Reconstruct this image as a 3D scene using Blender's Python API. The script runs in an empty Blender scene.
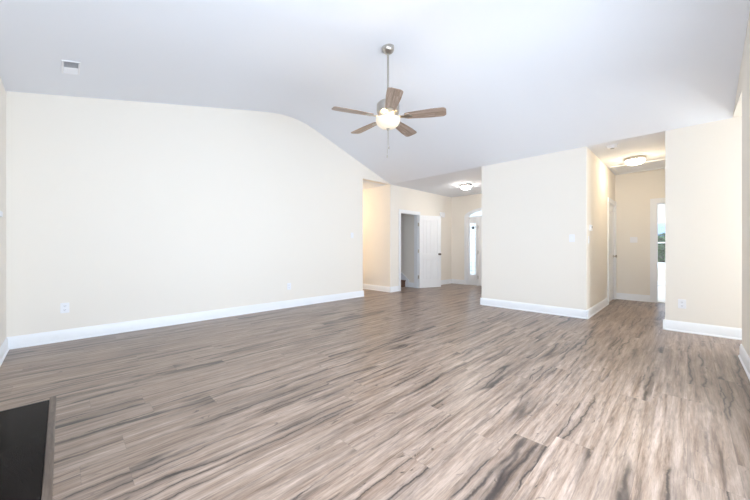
import bpy, bmesh, math, random
from mathutils import Vector, Matrix
random.seed(7)
S = bpy.context.scene
COL = S.collection
R = math.radians

# ------------------------------------------------------------------ camera
cam_d = bpy.data.cameras.new('camera')
cam = bpy.data.objects.new('camera', cam_d); COL.objects.link(cam)
cam_d.sensor_width = 36.0
cam_d.lens = 15.0
cam_d.shift_y = -2.0 / 750.0
cam_d.clip_start = 0.02
cam.location = (0.0, 0.0, 1.125)
cam.rotation_euler = (R(90), 0, R(-45))
S.camera = cam

# ------------------------------------------------------------------ world, lights, exposure
S.view_settings.view_transform = 'Standard'
S.view_settings.look = 'None'
S.view_settings.exposure = 1.10
S.view_settings.gamma = 1.0
S.view_settings.use_curve_mapping = False
S.cycles.use_denoising = True
S.cycles.max_bounces = 12
S.cycles.diffuse_bounces = 8

w = bpy.data.worlds.new('world'); S.world = w; w.use_nodes = True
nt = w.node_tree; nt.nodes.clear()
wo = nt.nodes.new('ShaderNodeOutputWorld'); bg = nt.nodes.new('ShaderNodeBackground')
tc = nt.nodes.new('ShaderNodeTexCoord'); mp = nt.nodes.new('ShaderNodeMapping')
mp.inputs['Scale'].default_value = (1, 1, 3.5)
nz = nt.nodes.new('ShaderNodeTexNoise'); nz.inputs['Scale'].default_value = 5; nz.inputs['Detail'].default_value = 6
rp = nt.nodes.new('ShaderNodeValToRGB')
rp.color_ramp.elements[0].position = 0.42; rp.color_ramp.elements[0].color = (0.27, 0.52, 0.98, 1)
rp.color_ramp.elements[1].position = 0.66; rp.color_ramp.elements[1].color = (0.9, 0.95, 1.0, 1)
nt.links.new(tc.outputs['Generated'], mp.inputs['Vector']); nt.links.new(mp.outputs['Vector'], nz.inputs['Vector'])
nt.links.new(nz.outputs['Fac'], rp.inputs['Fac']); nt.links.new(rp.outputs['Color'], bg.inputs['Color'])
bg.inputs['Strength'].default_value = 0.75
nt.links.new(bg.outputs['Background'], wo.inputs['Surface'])

DAY = (0.83, 0.917, 1.0)
def area(name, loc, direction, sx, sy, power, color=DAY):
    l = bpy.data.lights.new(name, 'AREA'); l.shape = 'RECTANGLE'; l.size = sx; l.size_y = sy
    l.energy = power; l.color = color
    o = bpy.data.objects.new(name, l); COL.objects.link(o); o.location = loc
    o.rotation_euler = Vector(direction).to_track_quat('-Z', 'Y').to_euler()
    return o
# daylight at unseen windows beside or behind the camera, the entrance, plus added fills
area('daylight_patio_window', (1.65, -0.62, 1.25), (0, 1, -0.10), 3.2, 1.9, 135)
area('daylight_back_window', (-0.66, 0.72, 1.40), (1, 0, -0.08), 1.1, 1.7, 44)
area('bedroom_fill_light', (10.8, 2.55, 1.35), (0, -1, 0), 1.6, 1.4, 75)  # added fill outside an invented side window, to brighten the bedroom
area('passage_fill_light', (5.4, -3.3, 1.3), (0, 1, 0), 0.85, 2.0, 35)  # added fill inside the closed passage, which has no window
area('daylight_entrance', (9.35, 3.98, 1.25), (-1, 0, 0), 1.6, 2.1, 13)

# ------------------------------------------------------------------ mesh helpers
def NB(): return bmesh.new()
def quad_faces(bm, vs, idx):
    for f in idx:
        try: bm.faces.new([vs[i] for i in f])
        except ValueError: pass
def box(bm, x0, x1, y0, y1, z0, z1, M=None):
    cs = [(x0,y0,z0),(x1,y0,z0),(x1,y1,z0),(x0,y1,z0),(x0,y0,z1),(x1,y0,z1),(x1,y1,z1),(x0,y1,z1)]
    vs = [bm.verts.new(M @ Vector(c) if M else c) for c in cs]
    quad_faces(bm, vs, [(0,3,2,1),(4,5,6,7),(0,1,5,4),(1,2,6,5),(2,3,7,6),(3,0,4,7)])
def prism(bm, pts, axis, a, b, M=None):
    """extrude a 2-D polygon along axis ('X': pts are (y,z); 'Y': pts are (x,z); 'Z': pts are (x,y))"""
    def P(p, t):
        v = {'X': (t, p[0], p[1]), 'Y': (p[0], t, p[1]), 'Z': (p[0], p[1], t)}[axis]
        return M @ Vector(v) if M else Vector(v)
    A = [bm.verts.new(P(p, a)) for p in pts]; B = [bm.verts.new(P(p, b)) for p in pts]
    n = len(pts)
    bm.faces.new(A); bm.faces.new(B[::-1])
    for i in range(n):
        j = (i + 1) % n
        bm.faces.new([A[j], A[i], B[i], B[j]])
def lathe(bm, prof, seg=40, c=(0,0,0), M=None, cap=False):
    rings = []
    for r, z in prof:
        if r < 1e-5:
            v = Vector((c[0], c[1], c[2] + z)); rings.append([bm.verts.new(M @ v if M else v)])
        else:
            ring = []
            for k in range(seg):
                a = 2 * math.pi * k / seg
                v = Vector((c[0] + r*math.cos(a), c[1] + r*math.sin(a), c[2] + z))
                ring.append(bm.verts.new(M @ v if M else v))
            rings.append(ring)
    for A, B in zip(rings, rings[1:]):
        for k in range(seg):
            j = (k + 1) % seg
            f = [A[k % len(A)], A[j % len(A)], B[j % len(B)], B[k % len(B)]]
            u = []
            for v in f:
                if v not in u: u.append(v)
            if len(u) > 2: bm.faces.new(u)
def tube(bm, p, q, r, seg=12, r2=None):
    p, q = Vector(p), Vector(q); d = q - p; L = d.length
    M = Matrix.Translation(p) @ d.to_track_quat('Z', 'Y').to_matrix().to_4x4()
    r2 = r if r2 is None else r2
    lathe(bm, [(0, 0), (r, 0), (r2, L), (0, L)], seg, M=M)
def obj(name, bm, mat, parent=None, smooth=None, bevel=None, **props):
    bmesh.ops.recalc_face_normals(bm, faces=bm.faces[:])
    me = bpy.data.meshes.new(name); bm.to_mesh(me); bm.free()
    o = bpy.data.objects.new(name, me); COL.objects.link(o)
    me.materials.append(mat)
    if smooth is not None:
        me.polygons.foreach_set('use_smooth', [True] * len(me.polygons))
        me.set_sharp_from_angle(angle=R(smooth))
    if bevel:
        m = o.modifiers.new('bevel', 'BEVEL'); m.width = bevel; m.segments = 2; m.limit_method = 'ANGLE'
    if parent: o.parent = parent
    for k, v in props.items(): o[k] = v
    return o
def struct(name, bm, mat, parent=None, **k):
    o = obj(name, bm, mat, parent, **k)
    if parent is None: o['kind'] = 'structure'
    return o
def thing(name, label, cat, loc=(0,0,0), rot=(0,0,0), group=None):
    o = bpy.data.objects.new(name, None); COL.objects.link(o)
    o.empty_display_size = 0.1
    o.location = loc; o.rotation_euler = rot
    o['label'] = label; o['category'] = cat
    if group: o['group'] = group
    return o
def struct_empty(name, loc=(0,0,0), rot=(0,0,0)):
    o = bpy.data.objects.new(name, None); COL.objects.link(o)
    o.location = loc; o.rotation_euler = rot; o['kind'] = 'structure'
    return o

# ------------------------------------------------------------------ materials
def mat(name, color, rough=0.5, metal=0.0, spec=0.5, bump=0, bscale=200, emit=None, estr=0, vary=0):
    m = bpy.data.materials.new(name); m.use_nodes = True
    n = m.node_tree.nodes; L = m.node_tree.links; b = n['Principled BSDF']
    b.inputs['Base Color'].default_value = (*color, 1)
    b.inputs['Roughness'].default_value = rough; b.inputs['Metallic'].default_value = metal
    b.inputs['Specular IOR Level'].default_value = spec
    if bump or vary:
        t = n.new('ShaderNodeTexCoord'); z = n.new('ShaderNodeTexNoise')
        z.inputs['Scale'].default_value = bscale; z.inputs['Detail'].default_value = 3
        L.new(t.outputs['Object'], z.inputs['Vector'])
    if bump:
        bp = n.new('ShaderNodeBump'); bp.inputs['Strength'].default_value = bump; bp.inputs['Distance'].default_value = 0.002
        L.new(z.outputs['Fac'], bp.inputs['Height']); L.new(bp.outputs['Normal'], b.inputs['Normal'])
    if vary:
        r = n.new('ShaderNodeValToRGB')
        r.color_ramp.elements[0].position = 0.3; r.color_ramp.elements[1].position = 0.7
        r.color_ramp.elements[0].color = (*[max(0, c*(1-vary)) for c in color], 1)
        r.color_ramp.elements[1].color = (*[min(1, c*(1+vary)) for c in color], 1)
        L.new(z.outputs['Fac'], r.inputs['Fac']); L.new(r.outputs['Color'], b.inputs['Base Color'])
    if emit:
        b.inputs['Emission Color'].default_value = (*emit, 1); b.inputs['Emission Strength'].default_value = estr
    return m
M_WALL = mat('wall_paint', (0.86, 0.818, 0.752), 0.75, spec=0.25, bump=0.05, bscale=350)
M_CEIL = mat('ceiling_paint', (0.83, 0.855, 0.91), 0.85, spec=0.15, bump=0.05, bscale=300)
M_TRIM = mat('trim_paint', (0.86, 0.88, 0.91), 0.35, spec=0.45, vary=0.01, bscale=4)
M_DOOR = mat('door_paint', (0.86, 0.87, 0.89), 0.38, spec=0.45, vary=0.01, bscale=4)
M_PLATE = mat('white_plastic', (0.86, 0.87, 0.90), 0.35, vary=0.01, bscale=20)
M_GREYPL = mat('grey_plastic', (0.34, 0.35, 0.36), 0.45, vary=0.04, bscale=60)
M_DARK = mat('dark_slot', (0.10, 0.10, 0.11), 0.6, vary=0.05, bscale=60)
M_NICKEL = mat('brushed_nickel', (0.52, 0.49, 0.45), 0.32, metal=1.0, vary=0.05, bscale=90)
M_BRONZE = mat('aged_bronze', (0.20, 0.17, 0.15), 0.4, metal=0.9, vary=0.08, bscale=90)
M_BLACK = mat('black_metal', (0.02, 0.02, 0.022), 0.5, vary=0.1, bscale=60)
M_HEARTH = mat('polished_granite', (0.013, 0.010, 0.009), 0.15, spec=0.03, vary=0.5, bscale=260)
M_CARPET = mat('pale_carpet', (0.72, 0.70, 0.68), 0.95, spec=0.05, bump=0.8, bscale=500, vary=0.08)
M_STEP = mat('stair_carpet', (0.20, 0.115, 0.08), 0.8, spec=0.1, bump=0.3, bscale=300, vary=0.15)
M_BOWL = mat('lit_alabaster_glass', (0.62, 0.57, 0.48), 0.3, emit=(1.0, 0.83, 0.60), estr=0.22, vary=0.03, bscale=14)
M_DOME = mat('lit_frosted_glass', (0.9, 0.86, 0.78), 0.3, emit=(1.0, 0.82, 0.57), estr=24.0, vary=0.02, bscale=14)
M_DOMEB = mat('bright_warm_glass', (0.9, 0.86, 0.78), 0.3, emit=(1.0, 0.80, 0.55), estr=60.0, vary=0.02, bscale=14)
M_DOMEW = mat('lit_white_glass', (0.9, 0.9, 0.9), 0.3, emit=(1.0, 0.93, 0.84), estr=42.0, vary=0.02, bscale=14)
M_LAWN = mat('lawn', (0.14, 0.22, 0.06), 0.9, spec=0.1, bump=0.6, bscale=30, vary=0.3)
M_ROAD = mat('pale_concrete', (0.55, 0.55, 0.56), 0.85, bump=0.2, bscale=40, vary=0.08)
M_LEAF = mat('foliage', (0.16, 0.30, 0.10), 0.7, vary=0.5, bscale=3)
M_BARK = mat('bark', (0.11, 0.08, 0.06), 0.9, bump=0.8, bscale=40, vary=0.3)

def glass_mat(name, tint, gloss=0.08, frost=0.0):
    m = bpy.data.materials.new(name); m.use_nodes = True
    n = m.node_tree.nodes; L = m.node_tree.links; n.clear()
    o = n.new('ShaderNodeOutputMaterial'); t = n.new('ShaderNodeBsdfTransparent'); g = n.new('ShaderNodeBsdfGlossy')
    t.inputs['Color'].default_value = (*tint, 1); g.inputs['Roughness'].default_value = 0.02 + frost * 0.2
    x = n.new('ShaderNodeMixShader'); x.inputs['Fac'].default_value = gloss
    L.new(t.outputs[0], x.inputs[1]); L.new(g.outputs[0], x.inputs[2])
    if frost:
        tr = n.new('ShaderNodeBsdfTranslucent'); tr.inputs['Color'].default_value = (0.9, 0.93, 0.96, 1)
        y = n.new('ShaderNodeMixShader'); y.inputs['Fac'].default_value = frost
        L.new(x.outputs[0], y.inputs[1]); L.new(tr.outputs[0], y.inputs[2]); L.new(y.outputs[0], o.inputs['Surface'])
    else:
        L.new(x.outputs[0], o.inputs['Surface'])
    return m
M_GLASS = glass_mat('window_glass', (0.97, 0.985, 1.0))
M_FROST = glass_mat('textured_glass', (0.92, 0.96, 1.0), 0.06, 0.8)

def plank_mat(name, axis='X', W=0.185, LEN=1.5, tones=None, rough=0.36, tint=1.0, crack=1.0):
    """laminate boards running along one axis: random tone per board, stretched grain, knots and dark cracks, fine seams"""
    m = bpy.data.materials.new(name); m.use_nodes = True
    n = m.node_tree.nodes; L = m.node_tree.links; b = n['Principled BSDF']
    def math_(op, a, c=None, clamp=False):
        k = n.new('ShaderNodeMath'); k.operation = op; k.use_clamp = clamp
        for i, v in enumerate((a, c)):
            if v is None: continue
            if isinstance(v, (int, float)): k.inputs[i].default_value = v
            else: L.new(v, k.inputs[i])
        return k.outputs[0]
    def comb(x, y, z):
        k = n.new('ShaderNodeCombineXYZ')
        for i, v in enumerate((x, y, z)):
            if isinstance(v, (int, float)): k.inputs[i].default_value = v
            else: L.new(v, k.inputs[i])
        return k.outputs[0]
    def white(v):
        k = n.new('ShaderNodeTexWhiteNoise'); k.noise_dimensions = '3D'; L.new(v, k.inputs['Vector']); return k.outputs['Value']
    def noise(v, sc, det, ro=0.5, dist=0.0):
        k = n.new('ShaderNodeTexNoise'); k.inputs['Scale'].default_value = sc; k.inputs['Detail'].default_value = det
        k.inputs['Roughness'].default_value = ro; k.inputs['Distortion'].default_value = dist
        L.new(v, k.inputs['Vector']); return k.outputs['Fac']
    def ramp(f, pts):
        k = n.new('ShaderNodeValToRGB'); L.new(f, k.inputs['Fac']); e = k.color_ramp.elements
        while len(e) < len(pts): e.new(0.5)
        for el, (p, c) in zip(e, pts):
            el.position = p; el.color = (*c, 1) if len(c) == 3 else c
        return k.outputs['Color']
    def mix(f, a, c, mode='MIX'):
        k = n.new('ShaderNodeMix'); k.data_type = 'RGBA'; k.blend_type = mode
        if isinstance(f, (int, float)): k.inputs[0].default_value = f
        else: L.new(f, k.inputs[0])
        for i, v in ((6, a), (7, c)):
            if isinstance(v, tuple): k.inputs[i].default_value = (*v, 1)
            else: L.new(v, k.inputs[i])
        return k.outputs[2]
    t = n.new('ShaderNodeTexCoord'); s = n.new('ShaderNodeSeparateXYZ'); L.new(t.outputs['Object'], s.inputs[0])
    u, v = (s.outputs[0], s.outputs[1]) if axis == 'X' else (s.outputs[1], s.outputs[0])
    vr = math_('DIVIDE', v, W); row = math_('FLOOR', vr); fv = math_('FRACT', vr)
    off = white(comb(row, 3.7, 1.1))
    ur = math_('ADD', math_('DIVIDE', u, LEN), math_('MULTIPLY', off, 7.0)); colm = math_('FLOOR', ur); fu = math_('FRACT', ur)
    rnd = white(comb(row, colm, 0.5)); rnd2 = white(comb(row, colm, 9.5))
    # per-board shifted grain space
    gx = math_('ADD', u, math_('MULTIPLY', rnd, 37.0)); gy = math_('ADD', v, math_('MULTIPLY', rnd2, 23.0))
    def scalar(c):
        k = n.new('ShaderNodeSeparateColor'); L.new(c, k.inputs[0]); return k.outputs[0]
    g1 = noise(comb(math_('MULTIPLY', gx, 1.1), math_('MULTIPLY', gy, 19.0), rnd), 1.4, 7, 0.64, 0.30)
    g2 = noise(comb(math_('MULTIPLY', gx, 7.0), math_('MULTIPLY', gy, 75.0), rnd), 1.4, 5, 0.7, 0.2)
    g3 = noise(comb(math_('MULTIPLY', gx, 1.0), math_('MULTIPLY', gy, 3.0), rnd2), 1.2, 3, 0.5, 0.4)
    base = ramp(g1, [(0.30, (0.125*tint, 0.083*tint, 0.060*tint)), (0.42, (0.270*tint, 0.195*tint, 0.150*tint)),
                     (0.54, (0.345*tint, 0.265*tint, 0.214*tint)), (0.68, (0.46*tint, 0.358*tint, 0.302*tint))])
    toned = mix(0.9, base, ramp(rnd, [(0.0, (0.91, 0.90, 0.89)), (0.5, (1.0, 1.0, 1.0)), (1.0, (1.05, 1.04, 1.03))]), 'MULTIPLY')
    fine = mix(0.62, toned, ramp(g2, [(0.34, (0.58, 0.56, 0.54)), (0.60, (1.14, 1.14, 1.14))]), 'MULTIPLY')
    # smoky grey-brown patches and short dark flecks along the grain
    s_a = scalar(ramp(noise(comb(math_('MULTIPLY', gx, 0.9), math_('MULTIPLY', gy, 8.0), rnd2), 1.5, 5, 0.62, 0.6), [(0.50, (0, 0, 0)), (0.72, (1, 1, 1))]))
    s_b = scalar(ramp(noise(comb(math_('MULTIPLY', gx, 1.3), math_('MULTIPLY', gy, 18.0), rnd), 1.3, 6, 0.66, 0.6), [(0.56, (0, 0, 0)), (0.66, (1, 1, 1))]))
    smoky = mix(math_('MULTIPLY', s_a, 0.46), fine, (0.105*tint, 0.080*tint, 0.068*tint))
    smoky = mix(math_('MULTIPLY', s_b, 0.55 * crack), smoky, (0.055*tint, 0.040*tint, 0.034*tint))
    # long wandering dark cracks with a darker border
    warp = noise(comb(math_('MULTIPLY', gx, 2.0), math_('MULTIPLY', gy, 2.0), rnd2), 1.2, 6, 0.6)
    wav = math_('ADD', gy, math_('MULTIPLY', warp, 0.12))
    cn = noise(comb(math_('MULTIPLY', gx, 0.22), math_('MULTIPLY', wav, 7.0), rnd), 1.0, 1, 0.5, 0.0)
    line = math_('ABSOLUTE', math_('SUBTRACT', cn, 0.5))
    crk = scalar(ramp(line, [(0.0, (1, 1, 1)), (0.006, (0.9, 0.9, 0.9)), (0.018, (0.42, 0.42, 0.42)), (0.07, (0, 0, 0))]))
    gate = scalar(ramp(g3, [(0.43, (0, 0, 0)), (0.52, (1, 1, 1))]))
    smoky = mix(math_('MULTIPLY', math_('MULTIPLY', crk, gate), 0.95 * crack), smoky, (0.030*tint, 0.022*tint, 0.020*tint))
    # small knots
    kn = scalar(ramp(noise(comb(math_('MULTIPLY', gx, 3.4), math_('MULTIPLY', gy, 9.0), rnd2), 1.5, 3, 0.6, 1.6), [(0.66, (0, 0, 0)), (0.74, (1, 1, 1))]))
    smoky = mix(math_('MULTIPLY', kn, 0.8 * crack), smoky, (0.050*tint, 0.036*tint, 0.030*tint))
    smoky = mix(1.0, smoky, (1.0, 0.975, 0.95), 'MULTIPLY')
    # seams
    e1 = math_('MINIMUM', fv, math_('SUBTRACT', 1.0, fv)); e2 = math_('MINIMUM', fu, math_('SUBTRACT', 1.0, fu))
    s1 = math_('LESS_THAN', e1, 0.0014 / W); s2 = math_('LESS_THAN', e2, 0.0014 / LEN)
    seam = math_('MAXIMUM', s1, s2)
    col = mix(math_('MULTIPLY', seam, 0.3), smoky, (0.10*tint, 0.082*tint, 0.07*tint))
    L.new(col, b.inputs['Base Color'])
    rr = math_('ADD', math_('MULTIPLY', g2, 0.16), rough - 0.08); L.new(rr, b.inputs['Roughness'])
    b.inputs['Specular IOR Level'].default_value = 0.5
    bp = n.new('ShaderNodeBump'); bp.inputs['Strength'].default_value = 0.05; bp.inputs['Distance'].default_value = 0.002
    L.new(math_('SUBTRACT', g2, math_('MULTIPLY', seam, 0.8)), bp.inputs['Height']); L.new(bp.outputs['Normal'], b.inputs['Normal'])
    return m
M_FLOOR = plank_mat('laminate_boards', rough=0.33, tint=0.95)
M_BLADE = plank_mat('driftwood_veneer', 'X', 0.5, 3.0, rough=0.35, tint=1.12, crack=0.2)
M_TSTRIP = plank_mat('grey_wood_strip', 'Y', 0.5, 3.0, rough=0.45, tint=0.48, crack=0.3)

# ------------------------------------------------------------------ dimensions (metres; camera in the room's corner at the origin)
XB, XP = -0.44, 5.88            # back wall, partition plane
YL, YR = 5.33, -0.395           # left (gable) wall, right (gable) wall
ZE = 2.74                       # eave / flat ceilings
ZB = 2.86                       # eave at the back wall
RIDGE = [(2.30, 3.499), (2.50, 3.543), (2.70, 3.582), (2.88, 3.606), (3.05, 3.614), (3.22, 3.606), (3.40, 3.578), (3.60, 3.523)]   # softly rounded ridge, (x, z)
XC = 4.93                       # where the two gable walls stop
HL, HR = 1.133, 0.217           # hall side walls
FR = 2.89                       # foyer right wall
XH, XF, XW = 8.66, 8.78, 12.71  # hall end wall, front wall, bedroom far wall
T = 0.12

# ------------------------------------------------------------------ floors
bm = NB(); box(bm, XB - T, 9.0, -3.6, 9.3, -0.1, 0.0); struct('floor', bm, M_FLOOR)
bm = NB(); box(bm, XH + 0.06, XW, -1.2, 2.3, -0.02, 0.012); struct('floor_bedroom', bm, M_CARPET)

# ------------------------------------------------------------------ ceilings
bm = NB()
prism(bm, [(XB - T, ZB - 0.028)] + RIDGE + [(XP, ZE), (XP, ZE + 0.25), (3.0, 3.85), (XB - T, ZB + 0.2)], 'Y', YR - T, YL + T)
struct('ceiling', bm, M_CEIL, smooth=15)
bm = NB()
box(bm, XP, XW + T, -3.6, 9.3, ZE, ZE + 0.12)
box(bm, XC - T, XP, YL + T, 9.3, ZE, ZE + 0.12)
box(bm, XC - T, XP, -3.6, YR - T, ZE, ZE + 0.12)
struct('ceiling_flat', bm, M_CEIL)

# ------------------------------------------------------------------ walls
def wall_y(bm, x0, x1, y0, y1, z1, holes):
    """wall in the XZ plane with rectangular holes (xa, xb, za, zb), sorted by xa"""
    x = x0
    for xa, xb, za, zb in holes:
        if xa > x: box(bm, x, xa, y0, y1, 0, z1)
        if za > 0: box(bm, xa, xb, y0, y1, 0, za)
        if zb < z1: box(bm, xa, xb, y0, y1, zb, z1)
        x = xb
    if x < x1: box(bm, x, x1, y0, y1, 0, z1)
def wall_x(bm, x0, x1, y0, y1, z1, holes):
    y = y0
    for ya, yb, za, zb in holes:
        if ya > y: box(bm, x0, x1, y, ya, 0, z1)
        if za > 0: box(bm, x0, x1, ya, yb, 0, za)
        if zb < z1: box(bm, x0, x1, ya, yb, zb, z1)
        y = yb
    if y < y1: box(bm, x0, x1, y, y1, 0, z1)

bm = NB(); prism(bm, [(XB, 0), (XC, 0), (XC, ZE), (XP, ZE)] + RIDGE[::-1] + [(XB, ZB)], 'Y', YL, YL + T); struct('wall_left', bm, M_WALL)
bm = NB()
wall_y(bm, XB, XC, YR - T, YR, ZE, [(0.05, 3.25, 0.3, 2.2)])
prism(bm, [(XB, ZE), (XP, ZE)] + RIDGE[::-1] + [(XB, ZB)], 'Y', YR - T, YR)
struct('wall_right', bm, M_WALL)
bm = NB(); wall_x(bm, XB - T, XB, YR - T, YL + T, ZB - 0.02, [(0.17, 1.27, 0.5, 2.25)]); struct('wall_back', bm, M_WALL)
bm = NB(); box(bm, XP, XP + T, HL, FR, 0, ZE); struct('wall_partition', bm, M_WALL)
DX0, DX1 = 7.78, 8.54
bm = NB(); wall_y(bm, XP + T, XH, HL, HL + T, ZE, [(DX0, DX1, 0, 2.05)]); struct('wall_hall_left', bm, M_WALL)
bm = NB(); box(bm, XP, XP + T, -3.6, HR, 0, ZE); struct('wall_front_right', bm, M_WALL)
bm = NB(); box(bm, XP + T, 7.45, HR - T, HR, 0, ZE); box(bm, 7.33, 7.45, -1.2, HR - T, 0, ZE); struct('wall_hall_right', bm, M_WALL)
BY0, BY1 = -0.33, 0.455
bm = NB(); wall_x(bm, XH, XH + T, -1.2, HL + T, ZE, [(BY0, BY1, 0, 2.05)]); struct('wall_hall_end', bm, M_WALL)
bm = NB(); box(bm, XP + T, XF, FR - T, FR, 0, ZE); struct('wall_foyer_right', bm, M_WALL)
SX0, SX1 = 6.277, 7.03
bm = NB(); wall_y(bm, XP, XF + T, YL, YL + T, ZE, [(SX0, SX1, 0, 2.06)]); struct('wall_foyer_left', bm, M_WALL)
bm = NB(); box(bm, XP, XP + T, YL + T, 9.3, 0, ZE); struct('wall_corridor', bm, M_WALL)
bm = NB(); box(bm, XC - T, XC, YL + T, 9.3, 0, ZE); box(bm, XC, XP, 9.18, 9.3, 0, ZE); struct('wall_corridor_far', bm, M_WALL)
bm = NB(); box(bm, XC - T, XC, -3.6, YR - T, 0, ZE); box(bm, XC, XP, -3.6, -3.48, 0, ZE); struct('wall_passage', bm, M_WALL)
bm = NB(); box(bm, 7.07, 7.19, YL + T, 8.2, 0, ZE); box(bm, XP + T, 7.07, 8.08, 8.2, 0, ZE); struct('wall_stairwell', bm, M_WALL)

# front wall with an arched opening
AC, AH = 3.98, 0.80             # arch centre and half width of the opening
AZ, AR = 2.08, 0.20             # spring height and rise
def arc(hw, rise, z, n=28): return [(AC + hw*math.cos(math.pi*k/n), z + rise*math.sin(math.pi*k/n)) for k in range(n + 1)]
bm = NB()
box(bm, XF, XF + T, FR - T, AC - AH, 0, ZE); box(bm, XF, XF + T, AC + AH, YL, 0, ZE)
prism(bm, [(AC + AH, ZE)] + arc(AH, AR, AZ) + [(AC - AH, ZE)], 'X', XF, XF + T)
struct('wall_front', bm, M_WALL)
# bedroom shell
WY0, WY1, WZ0, WZ1 = -0.40, 0.72, 0.62, 1.95
bm = NB(); wall_x(bm, XW, XW + T, -1.32, 2.42, ZE, [(WY0, WY1, WZ0, WZ1)]); struct('wall_bedroom_far', bm, M_WALL)
bm = NB(); wall_y(bm, XH + T, XW, 2.3, 2.42, ZE, [(10.0, 11.6, 0.65, 2.05)]); struct('wall_bedroom_left', bm, M_WALL)
bm = NB(); box(bm, 7.33, XW, -1.32, -1.2, 0, ZE); struct('wall_bedroom_right', bm, M_WALL)
bm = NB(); box(bm, XH, XH + T, HL + T, 2.42, 0, ZE); struct('wall_bedroom_near', bm, M_WALL)

# ------------------------------------------------------------------ baseboards
PROF = [(0, 0), (0.024, 0), (0.024, 0.010), (0.020, 0.018), (0.015, 0.022), (0.015, 0.108), (0.011, 0.118), (0.009, 0.130), (0.005, 0.138), (0, 0.138)]
def base_run(bm, p, q, nrm):
    """one straight length of base moulding from p to q (floor line), nrm pointing into the room"""
    p, q, nrm = Vector((*p, 0)), Vector((*q, 0)), Vector((*nrm, 0))
    A = [bm.verts.new(p + nrm*a + Vector((0, 0, z))) for a, z in PROF]
    B = [bm.verts.new(q + nrm*a + Vector((0, 0, z))) for a, z in PROF]
    bm.faces.new(A); bm.faces.new(B[::-1])
    for i in range(len(PROF)):
        j = (i + 1) % len(PROF); bm.faces.new([A[j], A[i], B[i], B[j]])
def base(name, runs):
    bm = NB()
    for r in runs: base_run(bm, *r)
    struct(name, bm, M_TRIM, smooth=25)
G = 0.024
base('baseboard_left', [((XB, YL), (XC + G, YL), (0, -1)), ((XC, YL), (XC, 9.18), (1, 0))])
base('baseboard_back', [((XB, 3.42), (XB, YL), (1, 0)), ((XB, YR), (XB, 1.52), (1, 0))])
base('baseboard_right', [((XB, YR), (XC + G, YR), (0, 1)), ((XC, YR), (XC, -3.48), (1, 0))])
base('baseboard_partition', [((XP, HL - G), (XP, FR + G), (-1, 0)), ((XP - G, HL), (DX0 - 0.09, HL), (0, -1)), ((XP - G, FR), (XF, FR), (0, 1))])
base('baseboard_front_right', [((XP, -3.48), (XP, HR + G), (-1, 0)), ((XP - G, HR), (7.45, HR), (0, 1))])
base('baseboard_hall_end', [((XH, BY1 + 0.095), (XH, HL), (-1, 0)), ((XH, -1.2), (XH, BY0 - 0.095), (-1, 0))])
base('baseboard_corridor', [((XP, YL - G), (XP, 9.18), (-1, 0)), ((XP - G, YL), (SX0 - 0.08, YL), (0, -1))])
base('baseboard_foyer', [((SX1 + 0.08, YL), (XF, YL), (0, -1)), ((XF, AC + AH + 0.09), (XF, YL), (-1, 0)), ((XF, FR), (XF, AC - AH - 0.09), (-1, 0))])
base('baseboard_stairwell', [((7.07, YL + T), (7.07, 5.80), (-1, 0))])
base('baseboard_bedroom', [((XW, -1.2), (XW, 2.3), (-1, 0)), ((XH + T, 2.3), (XW, 2.3), (0, -1))])

# ------------------------------------------------------------------ door casings
def casing(bm, a0, a1, top, at, out, axis, wd=0.085, th=0.018, depth=T, into=1):
    """flat casing with a back band round an opening a0..a1 in a wall face at 'at'; out = sign of the room side"""
    def bx(a, b, c0, c1, z0, z1):
        c0, c1 = min(c0, c1), max(c0, c1)
        if axis == 'X': box(bm, a, b, c0, c1, z0, z1)
        else: box(bm, c0, c1, a, b, z0, z1)
    o = at + out*th; o2 = at + out*(th + 0.008)
    bx(a0 - wd, a0, at, o, 0, top + wd); bx(a1, a1 + wd, at, o, 0, top + wd); bx(a0, a1, at, o, top, top + wd)
    bx(a0 - wd, a0 - wd + 0.02, o, o2, 0, top + wd); bx(a1 + wd - 0.02, a1 + wd, o, o2, 0, top + wd); bx(a0 - wd + 0.02, a1 + wd - 0.02, o, o2, top + wd - 0.02, top + wd)
    # jamb lining
    bx(a0, a0 + 0.018, at, at - out*depth, 0, top); bx(a1 - 0.018, a1, at, at - out*depth, 0, top); bx(a0 + 0.018, a1 - 0.018, at, at - out*depth, top - 0.018, top)
bm = NB(); casing(bm, SX0, SX1, 2.06, YL, -1, 'X', 0.075); struct('trim_1', bm, M_TRIM)
bm = NB(); casing(bm, DX0, DX1, 2.05, HL, -1, 'X', 0.085); struct('trim_2', bm, M_TRIM)
bm = NB(); casing(bm, BY0, BY1, 2.05, XH, -1, 'Y', 0.095); struct('trim_3', bm, M_TRIM)
bm = NB()
prism(bm, arc(AH + 0.085, AR + 0.06, AZ) + arc(AH, AR, AZ)[::-1], 'X', XF - 0.022, XF)
for s in (-1, 1):
    a, b = sorted((AC + s*AH, AC + s*(AH + 0.085))); box(bm, XF - 0.022, XF, a, b, 0, AZ)
struct('trim_4', bm, M_TRIM)

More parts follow.
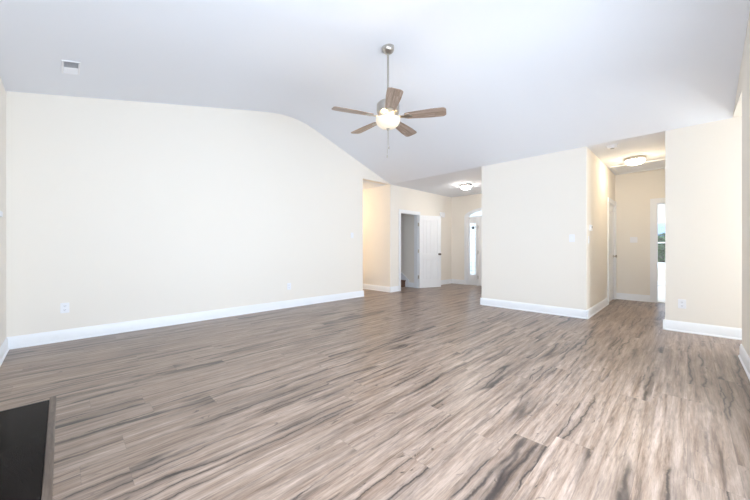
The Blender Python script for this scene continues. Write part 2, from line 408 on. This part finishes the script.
# ------------------------------------------------------------------ doors
def panel_leaf(w_, h, th=0.035):
    """two-panel plank door, local x 0..w, y -th..0: stiles and rails with recessed grooved panels"""
    bm = NB(); st = 0.115
    rails = [(0, 0.22), (0.80, 0.95), (h - 0.13, h)]
    box(bm, 0, st, -th, 0, 0, h); box(bm, w_ - st, w_, -th, 0, 0, h)
    for a, b in rails: box(bm, st, w_ - st, -th, 0, a, b)
    return bm, st, rails
def panels(parent, st, w_, spans, th=0.035):
    for a, b in spans:
        bm = NB(); n = 4; pw = (w_ - 2*st) / n
        box(bm, st, w_ - st, -th + 0.015, -0.015, a, b)
        for k in range(n):
            box(bm, st + k*pw + (0.018 if k == 0 else 0.006), st + (k + 1)*pw - (0.018 if k == n - 1 else 0.006), -th + 0.006, -0.006, a + 0.018, b - 0.018)
        obj('panel', bm, M_DOOR, parent)
def knob(parent, x, z, y, out, m=None):
    bm = NB(); Mx = Matrix.Translation((x, y, z)) @ Matrix.Rotation(R(90)*(1 if out < 0 else -1), 4, 'X')
    lathe(bm, [(0, 0), (0.032, 0), (0.032, 0.006), (0.014, 0.010), (0.012, 0.035), (0.026, 0.045), (0.030, 0.058), (0.022, 0.068), (0, 0.071)], 24, M=Mx)
    return obj('knob', bm, m or M_BRONZE, parent, smooth=40)
def hinge(parent, x, y, z):
    bm = NB(); tube(bm, (x, y, z - 0.05), (x, y, z + 0.05), 0.009); box(bm, x - 0.035, x + 0.035, y + 0.002, y + 0.007, z - 0.045, z + 0.045)
    return obj('hinge', bm, M_NICKEL, parent, smooth=40)
d1 = struct_empty('door_1', (SX1 - 0.005, YL - 0.03, 0.008), (0, 0, R(-20)))
bm, st, rl = panel_leaf(0.735, 2.03); obj('door_leaf', bm, M_DOOR, d1, bevel=0.003)
panels(d1, st, 0.735, [(0.22, 0.80), (0.95, 1.90)])
knob(d1, 0.735 - 0.065, 0.94, -0.035, -1); knob(d1, 0.735 - 0.065, 0.94, 0.0, 1)
for z in (0.31, 1.03, 1.77): hinge(d1, -0.012, -0.036, z)
d2 = struct_empty('door_2', (DX0 + 0.02, HL + 0.045, 0.008))
bm, st, rl = panel_leaf(DX1 - DX0 - 0.04, 2.02); obj('door_leaf', bm, M_DOOR, d2, bevel=0.003)
panels(d2, st, DX1 - DX0 - 0.04, [(0.22, 0.80), (0.95, 1.89)])
knob(d2, DX1 - DX0 - 0.105, 0.94, -0.035, -1, M_NICKEL)
for z in (0.37, 1.17, 1.93): hinge(d2, 0.006, -0.05, z)

# entrance: door between two leaded sidelights under an arched transom
ent = struct_empty('door_3', (XF, AC, 0))
def eb(bm, y0, y1, z0, z1, x0=0.02, x1=0.075): box(bm, x0, x1, y0, y1, z0, z1)
bm = NB()
for y0, y1 in ((-AH, -AH + 0.04), (AH - 0.04, AH), (0.44, 0.50), (-0.50, -0.44)): eb(bm, y0, y1, 0, 2.03, 0.0, 0.10)
eb(bm, -AH, AH, 2.03, AZ, 0.0, 0.10)
def arc0(hw, rise, z): return [(p[0] - AC, p[1]) for p in arc(hw, rise, z)]
prism(bm, arc0(AH, AR, AZ) + arc0(AH - 0.04, AR - 0.03, AZ)[::-1], 'X', 0.0, 0.10)
eb(bm, -0.02, 0.02, AZ, AZ + AR - 0.02, 0.02, 0.08)
obj('door_frame', bm, M_TRIM, ent)
bm = NB(); prism(bm, arc0(AH - 0.04, AR - 0.03, AZ), 'X', 0.045, 0.055); obj('transom_glass', bm, M_FROST, ent)
for s in (-1, 1):
    a, b = (0.50, AH - 0.04) if s > 0 else (-AH + 0.04, -0.50)
    c = (a + b) / 2; g = 0.093
    bm = NB(); eb(bm, a, c - g, 0, 2.03); eb(bm, c + g, b, 0, 2.03); eb(bm, c - g, c + g, 0, 0.32); eb(bm, c - g, c + g, 1.88, 2.03)
    sl = obj('sidelight', bm, M_TRIM, ent, bevel=0.004)
    bm = NB(); eb(bm, c - g, c + g, 0.32, 1.88, 0.045, 0.053); obj('glass', bm, M_FROST, sl)
    bm = NB()
    for k in range(1, 13): eb(bm, c - g, c + g, 0.32 + k*0.12 - 0.004, 0.32 + k*0.12 + 0.004, 0.041, 0.057)
    for dy in (-0.055, 0.055): eb(bm, c + dy - 0.003, c + dy + 0.003, 0.32, 1.88, 0.041, 0.057)
    obj('leading', bm, M_NICKEL, sl)
bm, st, rl = panel_leaf(0.87, 2.02)
lf = obj('door_leaf', bm, M_DOOR, ent, bevel=0.003); lf.location = (0.028, 0.435, 0.008); lf.rotation_euler = (0, 0, R(-90))
panels(lf, st, 0.87, [(0.22, 0.80), (0.95, 1.89)])
knob(lf, 0.80, 0.94, -0.035, -1)
for z in (0.25, 1.0, 1.75):
    bm = NB(); tube(bm, (-0.004, 0.437, z - 0.05), (-0.004, 0.437, z + 0.05), 0.010); box(bm, 0.0, 0.004, 0.41, 0.465, z - 0.05, z + 0.05); obj('hinge', bm, M_NICKEL, ent, smooth=40)
o = thing('lock_box', 'small black square device high on the glass beside the entrance door', 'device', (XF + 0.036, AC + 0.625, 1.74))
bm = NB(); box(bm, -0.012, 0.008, -0.036, 0.036, -0.042, 0.042); obj('housing', bm, M_BLACK, o, bevel=0.006)
bm = NB(); box(bm, -0.016, -0.012, -0.02, 0.02, -0.024, 0.024); obj('face_plate', bm, M_DARK, o)

# ------------------------------------------------------------------ windows
def dh_window(name, loc, rotz, w_, h):
    """double-hung window, local x across, y towards the room negative, z from the sill"""
    e = struct_empty(name, loc, (0, 0, rotz)); hw = w_ / 2
    bm = NB()
    for x0, x1, z0, z1 in ((-hw, -hw + 0.04, 0, h), (hw - 0.04, hw, 0, h), (-hw + 0.04, hw - 0.04, 0, 0.04), (-hw + 0.04, hw - 0.04, h - 0.04, h)):
        box(bm, x0, x1, 0.01, 0.10, z0, z1)
    obj('window_frame', bm, M_TRIM, e)
    for z0, z1, y in ((0.04, h/2 + 0.02, 0.03), (h/2 - 0.02, h - 0.04, 0.065)):
        bm = NB(); a, b = -hw + 0.04, hw - 0.04; f = 0.035
        box(bm, a, a + f, y, y + 0.03, z0, z1); box(bm, b - f, b, y, y + 0.03, z0, z1)
        box(bm, a + f, b - f, y, y + 0.03, z0, z0 + f); box(bm, a + f, b - f, y, y + 0.03, z1 - f, z1)
        s = obj('sash', bm, M_TRIM, e)
        bm = NB(); box(bm, a + f, b - f, y + 0.012, y + 0.018, z0 + f, z1 - f); obj('pane', bm, M_GLASS, s)
        bm = NB()
        for k in (1, 2):
            x = a + f + (b - a - 2*f) * k / 3; box(bm, x - 0.007, x + 0.007, y + 0.006, y + 0.024, z0 + f, z1 - f)
        obj('muntin', bm, M_TRIM, s)
    bm = NB(); box(bm, -hw - 0.09, hw + 0.09, -0.05, 0.0, -0.03, 0.0); box(bm, -hw - 0.07, hw + 0.07, -0.018, 0, -0.12, -0.03)
    box(bm, -hw - 0.08, -hw, -0.018, 0, 0, h + 0.08); box(bm, hw, hw + 0.08, -0.018, 0, 0, h + 0.08); box(bm, -hw, hw, -0.018, 0, h, h + 0.08)
    obj('window_casing', bm, M_TRIM, e)
    return e
dh_window('window_1', (XW, (WY0 + WY1)/2, WZ0), R(-90), WY1 - WY0, WZ1 - WZ0)
dh_window('window_2', (XB, 0.72, 0.5), R(90), 1.1, 1.75)
for k in range(3): dh_window('window_%d' % (3 + k), (0.05 + 1.0667*(k + 0.5), YR, 0.3), R(180), 1.0667, 1.9)
dh_window('window_6', (10.8, 2.3, 0.65), 0, 1.6, 1.4)  # unseen side window, added to let the bedroom fill light in

# ------------------------------------------------------------------ staircase behind the open door
stc = thing('staircase', 'brown carpeted stairs rising behind the open white door', 'stairs', (6.53, 5.80, 0))
for k in range(7):
    bm = NB(); y = k*0.26; z = (k + 1)*0.19
    box(bm, -0.53 + 0.01, 0.515, y, y + 0.27, 0 if k == 0 else z - 0.19 - 0.06, z - 0.03)
    box(bm, -0.53 + 0.01, 0.515, y - 0.025, y + 0.27, z - 0.03, z)
    obj('step', bm, M_STEP, stc, bevel=0.008)
bm = NB(); prism(bm, [(-0.12, 0), (0.02, 0), (1.82, 1.32), (1.82, 1.62), (-0.12, 0.21)], 'X', 0.517, 0.538); obj('skirt_board', bm, M_TRIM, stc, label='white sloping skirt board')

# ------------------------------------------------------------------ hearth, fireplace (back wall, left of the camera)
hz = thing('fireplace_hearth', 'dark polished stone hearth with grey wood edging set in the floor', 'hearth', (XB, 2.47, 0))
bm = NB(); box(bm, 0.001, 0.372, -0.838, 0.838, 0.0, 0.008); obj('stone_slab', bm, M_HEARTH, hz, bevel=0.002)
bm = NB()
box(bm, 0.372, 0.408, -0.842 - 0.036, 0.842 + 0.036, 0, 0.016); obj('wood_edging', bm, M_TSTRIP, hz, bevel=0.005)
for s in (-1, 1):
    bm = NB(); a, b = sorted((s*0.838, s*0.850)); box(bm, 0.026, 0.372, a, b, 0, 0.010); obj('metal_edging', bm, M_BLACK, hz)
fp = thing('fireplace', 'white fireplace surround with a mantel shelf on the back wall', 'fireplace', (XB, 2.47, 0))
bm = NB()
for s in (-1, 1):
    a, b = sorted((s*0.62, s*0.86)); box(bm, 0, 0.05, a, b, 0.02, 1.18); a, b = sorted((s*0.66, s*0.82)); box(bm, 0.05, 0.062, a, b, 0.16, 1.10)
box(bm, 0, 0.05, -0.62, 0.62, 0.95, 1.18); box(bm, 0, 0.09, -0.88, 0.88, 1.18, 1.24); box(bm, 0, 0.115, -0.90, 0.90, 1.24, 1.34)
obj('surround', bm, M_TRIM, fp, bevel=0.004)
bm = NB(); box(bm, 0, 0.145, -0.92, 0.92, 1.34, 1.38); obj('mantel_shelf', bm, M_TRIM, fp, bevel=0.006)
bm = NB(); box(bm, 0, 0.025, -0.62, -0.46, 0.02, 0.95); box(bm, 0, 0.025, 0.46, 0.62, 0.02, 0.95); box(bm, 0, 0.025, -0.46, 0.46, 0.78, 0.95); obj('stone_facing', bm, M_HEARTH, fp)
bm = NB(); box(bm, 0.001, 0.006, -0.46, 0.46, 0.02, 0.78)
for k in range(4): box(bm, 0.006, 0.02, -0.44, 0.44, 0.06 + k*0.018, 0.07 + k*0.018)
obj('firebox', bm, M_BLACK, fp)

# ------------------------------------------------------------------ ceiling fan
FX, FY = 2.836, 2.609
fan = thing('ceiling_fan', 'brushed nickel ceiling fan with five wooden blades and lit glass bowl', 'ceiling fan', (FX, FY, -0.024))
bm = NB(); lathe(bm, [(0, 3.652), (0.074, 3.652), (0.076, 3.60), (0.068, 3.572), (0.045, 3.553), (0.018, 3.545), (0, 3.545)], 36); obj('canopy', bm, M_NICKEL, fan, smooth=40)
bm = NB(); tube(bm, (0, 0, 2.94), (0, 0, 3.56), 0.0125, 16); obj('downrod', bm, M_NICKEL, fan, smooth=40)
bm = NB()
lathe(bm, [(0, 2.99), (0.026, 2.99), (0.034, 2.955), (0.07, 2.945), (0.12, 2.935), (0.138, 2.915), (0.140, 2.83), (0.132, 2.81), (0.10, 2.795), (0.085, 2.775), (0.085, 2.745), (0, 2.745)], 44)
obj('motor_housing', bm, M_NICKEL, fan, smooth=35)
for k in range(5):
    a = R(-135 + 4 + 72*k)           # the first blade points almost at the camera
    br = NB(); RZ = Matrix.Rotation(a, 4, 'Z'); PT = Matrix.Rotation(R(-11), 4, 'X')
    n = 8; outl = []
    def half(u): return 0.060 + 0.025*min(1, u/0.75)
    L0, L1, rc = 0.205, 0.70, 0.045
    top = [(L0, -half(0)*0.75), (L0 + 0.03, -half(0))] + [(L0 + (L1 - L0 - rc)*t, -half(t)) for t in (0.4, 0.7, 1.0)]
    top += [(L1 - rc + rc*math.sin(R(q)), -0.085 + rc - rc*math.cos(R(q))) for q in (20, 40, 60, 80, 90)]
    outl = top + [(x, -y) for x, y in top[::-1]]
    M = PT
    prism(br, outl, 'Z', -0.004, 0.004, M)
    b = obj('blade', br, M_BLADE, fan, bevel=0.002); b.location = (0, 0, 2.757); b.rotation_euler = (0, 0, a)
    bm = NB(); prism(bm, [(0.07, -0.016), (0.19, -0.022), (0.235, -0.042), (0.275, -0.03), (0.30, 0), (0.275, 0.03), (0.235, 0.042), (0.19, 0.022), (0.07, 0.016)], 'Z', -0.010, -0.0045, M)
    for x, y in ((0.235, -0.026), (0.235, 0.026), (0.28, 0)): lathe(bm, [(0, -0.014), (0.006, -0.0125), (0.007, -0.010)], 10, c=(x, y, 0), M=M)
    obj('blade_iron', bm, M_NICKEL, b, smooth=30)
bm = NB(); lathe(bm, [(0, 2.747), (0.055, 2.747), (0.055, 2.70), (0.03, 2.69), (0, 2.69)], 44); obj('light_fitter', bm, M_NICKEL, fan, smooth=35)
bm = NB(); lathe(bm, [(0.150, 2.735), (0.149, 2.715), (0.142, 2.690), (0.126, 2.664), (0.098, 2.641), (0.060, 2.626), (0.02, 2.620), (0, 2.620)], 44); obj('light_bowl', bm, M_BOWL, fan, smooth=60)
for k in range(3):
    l = bpy.data.lights.new('bowl_bulb', 'POINT'); l.energy = 1.2; l.shadow_soft_size = 0.02; l.color = (1.0, 0.78, 0.5)
    lo = bpy.data.objects.new('bowl_bulb', l); COL.objects.link(lo); lo.parent = fan; a = R(30 + 120*k); lo.location = (0.09*math.cos(a), 0.09*math.sin(a), 2.682)
bm = NB(); lathe(bm, [(0, 2.625), (0.020, 2.623), (0.022, 2.614), (0.012, 2.606), (0.010, 2.596), (0, 2.590)], 20); obj('finial', bm, M_NICKEL, fan, smooth=50)
for (dx, dy, z) in ((0.012, 0.0, 2.40), (-0.004, 0.010, 2.29)):
    bm = NB(); tube(bm, (dx*0.6, dy*0.6, 2.60), (dx, dy, z), 0.003, 8); ch = obj('pull_chain', bm, M_NICKEL, fan, smooth=40)
    bm = NB(); lathe(bm, [(0, z + 0.008), (0.006, z), (0.008, z - 0.02), (0.005, z - 0.03), (0, z - 0.032)], 14, c=(dx, dy, 0)); obj('pull', bm, M_NICKEL, ch, smooth=50)

# ------------------------------------------------------------------ flush ceiling lights
def flush(label, x, y, r, dome, name='ceiling_light'):
    e = thing(name, label, 'ceiling light', (x, y, ZE))
    bm = NB(); lathe(bm, [(0, 0), (r*0.9, 0), (r, -0.006), (r, -0.040), (r*0.94, -0.048), (r*0.88, -0.048), (0, -0.046)], 44); obj('base_ring', bm, M_NICKEL, e, smooth=40)
    bm = NB(); lathe(bm, [(r*0.89, -0.046), (r*0.85, -0.068), (r*0.74, -0.092), (r*0.56, -0.110), (r*0.28, -0.121), (0, -0.124)], 44); obj('glass_dome', bm, dome, e, smooth=60)
    bm = NB(); lathe(bm, [(0, -0.121), (0.010, -0.124), (0.008, -0.135), (0, -0.139)], 16); obj('finial', bm, M_NICKEL, e, smooth=50)
flush('lit flush dome light on the ceiling of the right hallway', 7.25, 0.665, 0.155, M_DOME)
flush('lit flush dome light on the foyer ceiling near the entrance door', 7.28, 4.0, 0.145, M_DOMEW)
flush('flush dome light on the ceiling of the corridor behind the long wall', 5.42, 7.4, 0.16, M_DOMEB)

# ------------------------------------------------------------------ wall plates and small fittings
def frame_at(loc, nrm):
    """rotation so local -Y faces along nrm (out of the wall)"""
    return (0, 0, math.atan2(nrm[1], nrm[0]) + R(90))
def rounded(bm, w_, h, y0, y1, cz=0.0, cx=0.0, r=0.006):
    pts = []
    for sx, sz, a0 in ((1, 1, 0), (-1, 1, 90), (-1, -1, 180), (1, -1, 270)):
        for q in (0, 45, 90):
            pts.append((cx + sx*(w_/2 - r) + r*math.cos(R(a0 + q)), cz + sz*(h/2 - r) + r*math.sin(R(a0 + q))))
    prism(bm, pts, 'Y', y0, y1)
def outlet(label, loc, nrm):
    e = thing('wall_outlet', label, 'outlet', loc, frame_at(loc, nrm))
    bm = NB(); rounded(bm, 0.078, 0.122, -0.006, 0); obj('cover_plate', bm, M_PLATE, e, bevel=0.002)
    for cz in (-0.024, 0.024):
        bm = NB(); rounded(bm, 0.036, 0.032, -0.009, -0.005, cz, r=0.011); s = obj('socket', bm, M_PLATE, e)
        bm = NB(); box(bm, -0.009, -0.006, -0.0095, -0.0088, cz - 0.004, cz + 0.006); box(bm, 0.006, 0.009, -0.0095, -0.0088, cz - 0.004, cz + 0.006)
        lathe(bm, [(0, 0), (0.003, 0)], 10, M=Matrix.Translation((0, -0.0095, cz - 0.010)) @ Matrix.Rotation(R(90), 4, 'X')); obj('slots', bm, M_DARK, s)
    return e
def switch(label, loc, nrm, gang=1):
    e = thing('light_switch', label, 'switch', loc, frame_at(loc, nrm)); w_ = 0.078 + 0.046*(gang - 1)
    bm = NB(); rounded(bm, w_, 0.122, -0.006, 0); obj('cover_plate', bm, M_PLATE, e, bevel=0.002)
    for k in range(gang):
        cx = (k - (gang - 1)/2)*0.046
        bm = NB(); prism(bm, [(-0.005, -0.034), (-0.012, -0.034), (-0.006, 0.034), (-0.005, 0.034)], 'X', cx - 0.016, cx + 0.016); obj('rocker', bm, M_PLATE, e)
    return e
outlet('white outlet low on the long left wall, near the left corner', (0.02, YL, 0.40), (0, -1))
outlet('white outlet low on the long left wall, nearer the foyer end', (3.03, YL, 0.40), (0, -1))
outlet('white outlet low on the wall right of the hallway', (XP, 0.052, 0.375), (-1, 0))
switch('white light switch on the far right end of the long left wall', (4.60, YL, 1.41), (0, -1))
switch('white light switch on the partition, near its hallway corner', (XP, 1.333, 1.285), (-1, 0))
switch('double light switch on the end wall of the right hallway', (XH, 0.815, 1.30), (-1, 0), 2)
switch('narrow switch plate on the hallway side wall, below the thermostat', (6.02, HL, 1.26), (0, -1))
th = thing('thermostat', 'small white thermostat on the hallway side wall above a switch', 'thermostat', (6.14, HL, 1.455), frame_at(None, (0, -1)))
bm = NB(); rounded(bm, 0.12, 0.095, -0.026, 0, r=0.012); obj('housing', bm, M_PLATE, th, bevel=0.004)
bm = NB(); rounded(bm, 0.062, 0.036, -0.028, -0.025, 0.012, r=0.004); obj('display', bm, M_GREYPL, th)
chm = thing('door_chime', 'white door chime box high on the foyer wall above the open door', 'door chime', (8.22, YL, 2.14), frame_at(None, (0, -1)))
bm = NB(); rounded(bm, 0.22, 0.15, -0.05, 0, r=0.01); obj('cover', bm, M_PLATE, chm, bevel=0.006)
bm = NB()
for k in range(5): box(bm, -0.08, 0.08, -0.053, -0.049, -0.05 + k*0.022, -0.044 + k*0.022)
obj('grille', bm, M_PLATE, chm)
sd = thing('smoke_detector', 'round white smoke detector on the ceiling at the hallway mouth', 'smoke detector', (6.14, 0.84, ZE))
bm = NB(); lathe(bm, [(0, 0), (0.072, 0), (0.072, -0.012), (0.066, -0.016), (0.064, -0.032), (0.050, -0.042), (0, -0.044)], 36); obj('housing', bm, M_PLATE, sd, smooth=35)
bm = NB(); lathe(bm, [(0.028, -0.0435), (0.028, -0.046), (0.020, -0.047), (0, -0.047)], 20); obj('test_button', bm, M_GREYPL, sd, smooth=35)

# attic hatch in the hall ceiling
ah = struct_empty('trim_5', (8.12, 0.675, ZE))
bm = NB(); a, b, wd = 0.36, 0.36, 0.06
for s in (-1, 1):
    p, q = sorted((s*a, s*(a + wd))); box(bm, p, q, -b - wd, b + wd, -0.018, 0)
    p, q = sorted((s*b, s*(b + wd))); box(bm, -a, a, p, q, -0.018, 0)
obj('hatch_frame', bm, M_TRIM, ah, bevel=0.004)
bm = NB(); box(bm, -a, a, -b, b, -0.006, 0); obj('hatch_panel', bm, M_CEIL, ah)

# ceiling register on the back slope
slope = math.atan2(3.499 - ZB, 2.30 - XB)
vx = 0.06; vz = ZB + (vx - XB)*math.tan(slope)
cv = thing('ceiling_vent', 'white rectangular air register on the sloped ceiling, upper left', 'vent', (vx, 4.47, vz), (0, -slope, 0))
bm = NB(); a, b, wd = 0.055, 0.145, 0.014
for s in (-1, 1):
    p, q = sorted((s*a, s*(a + wd))); box(bm, p, q, -b - wd, b + wd, -0.010, 0)
    p, q = sorted((s*b, s*(b + wd))); box(bm, -a, a, p, q, -0.010, 0)
box(bm, -a, a, -0.006, 0.006, -0.009, 0)
obj('register_frame', bm, M_PLATE, cv, bevel=0.003)
bm = NB(); box(bm, -a, a, -b, b, -0.0015, -0.0005); obj('duct_shade', bm, M_DARK, cv)  # flat sheet coloured dark for the shade inside the duct
for s in (-1, 1):
    for k in range(8):
        y = s*(0.016 + k*0.0165); bm = NB()
        Mx = Matrix.Translation((0, y, -0.006)) @ Matrix.Rotation(R(-s*38), 4, 'X')
        box(bm, -a, a, -0.0085, 0.0085, -0.0006, 0.0006, Mx); obj('louver', bm, M_PLATE, cv)

# ------------------------------------------------------------------ outside the bedroom window and the entrance
bm = NB(); box(bm, XW + T, 60, -40, 40, -0.45, -0.35); box(bm, XF + T, XW + T, 2.42, 40, -0.45, -0.35); struct('ground', bm, M_LAWN)
bm = NB(); box(bm, 17, 21, -40, 40, -0.35, -0.34); struct('ground_road', bm, M_ROAD)
def leafy(bm, c, rad, n, size):
    for _ in range(n):
        d = Vector((random.gauss(0, 1), random.gauss(0, 1), random.gauss(0, 1))).normalized() * (random.random() ** 0.4)
        p = Vector(c) + Vector((d.x*rad[0], d.y*rad[1], d.z*rad[2])); s = size*random.uniform(0.7, 1.4)
        M = Matrix.Translation(p) @ Matrix.Rotation(random.uniform(0, 6.3), 4, 'Z') @ Matrix.Rotation(random.uniform(-1.2, 1.2), 4, 'X')
        vs = [bm.verts.new(M @ Vector(q)) for q in ((-s, 0, 0), (0, -s*0.5, 0.1*s), (s, 0, 0), (0, s*0.5, 0.1*s))]; bm.faces.new(vs)
TREES = [(27, 1.15, 2.4, 'tall dark tree seen in the middle of the bedroom window'), (29, -1.4, 2.6, 'shorter tree at the right side of the bedroom window'),
         (28, 3.9, 2.5, 'tree standing left of the bedroom window view'), (31, -3.9, 3.3, 'tree far right beyond the bedroom window'), (30, 7.0, 3.0, 'tree far left beyond the bedroom window')]
for x, y, h, lab in TREES:
    t = thing('tree', lab, 'tree', (x, y, -0.36), group='trees across the road')
    bm = NB(); tube(bm, (0, 0, 0), (0.1, 0, h*0.75), 0.16, 10, 0.05)
    for k in range(5):
        a = k*1.3; tube(bm, (0.05, 0, h*(0.3 + 0.08*k)), (0.05 + math.cos(a)*0.9, math.sin(a)*0.9, h*(0.45 + 0.09*k)), 0.05, 6, 0.02)
    obj('trunk', bm, M_BARK, t, smooth=40)
    bm = NB(); leafy(bm, (0.1, 0, h*0.62), (1.2, 1.2, h*0.38), 1500, 0.16); obj('crown', bm, M_LEAF, t)
sh = thing('shrub', 'low dark shrub just outside the bedroom window', 'shrub', (14.3, 0.47, -0.36))
bm = NB()
for k in range(5): tube(bm, (0, 0, 0), (0.08*math.cos(k*1.26), 0.08*math.sin(k*1.26), 0.7), 0.015, 6)
obj('stem', bm, M_BARK, sh)
bm = NB(); leafy(bm, (0, 0, 0.72), (0.12, 0.16, 0.36), 500, 0.035); obj('leaves', bm, M_LEAF, sh)
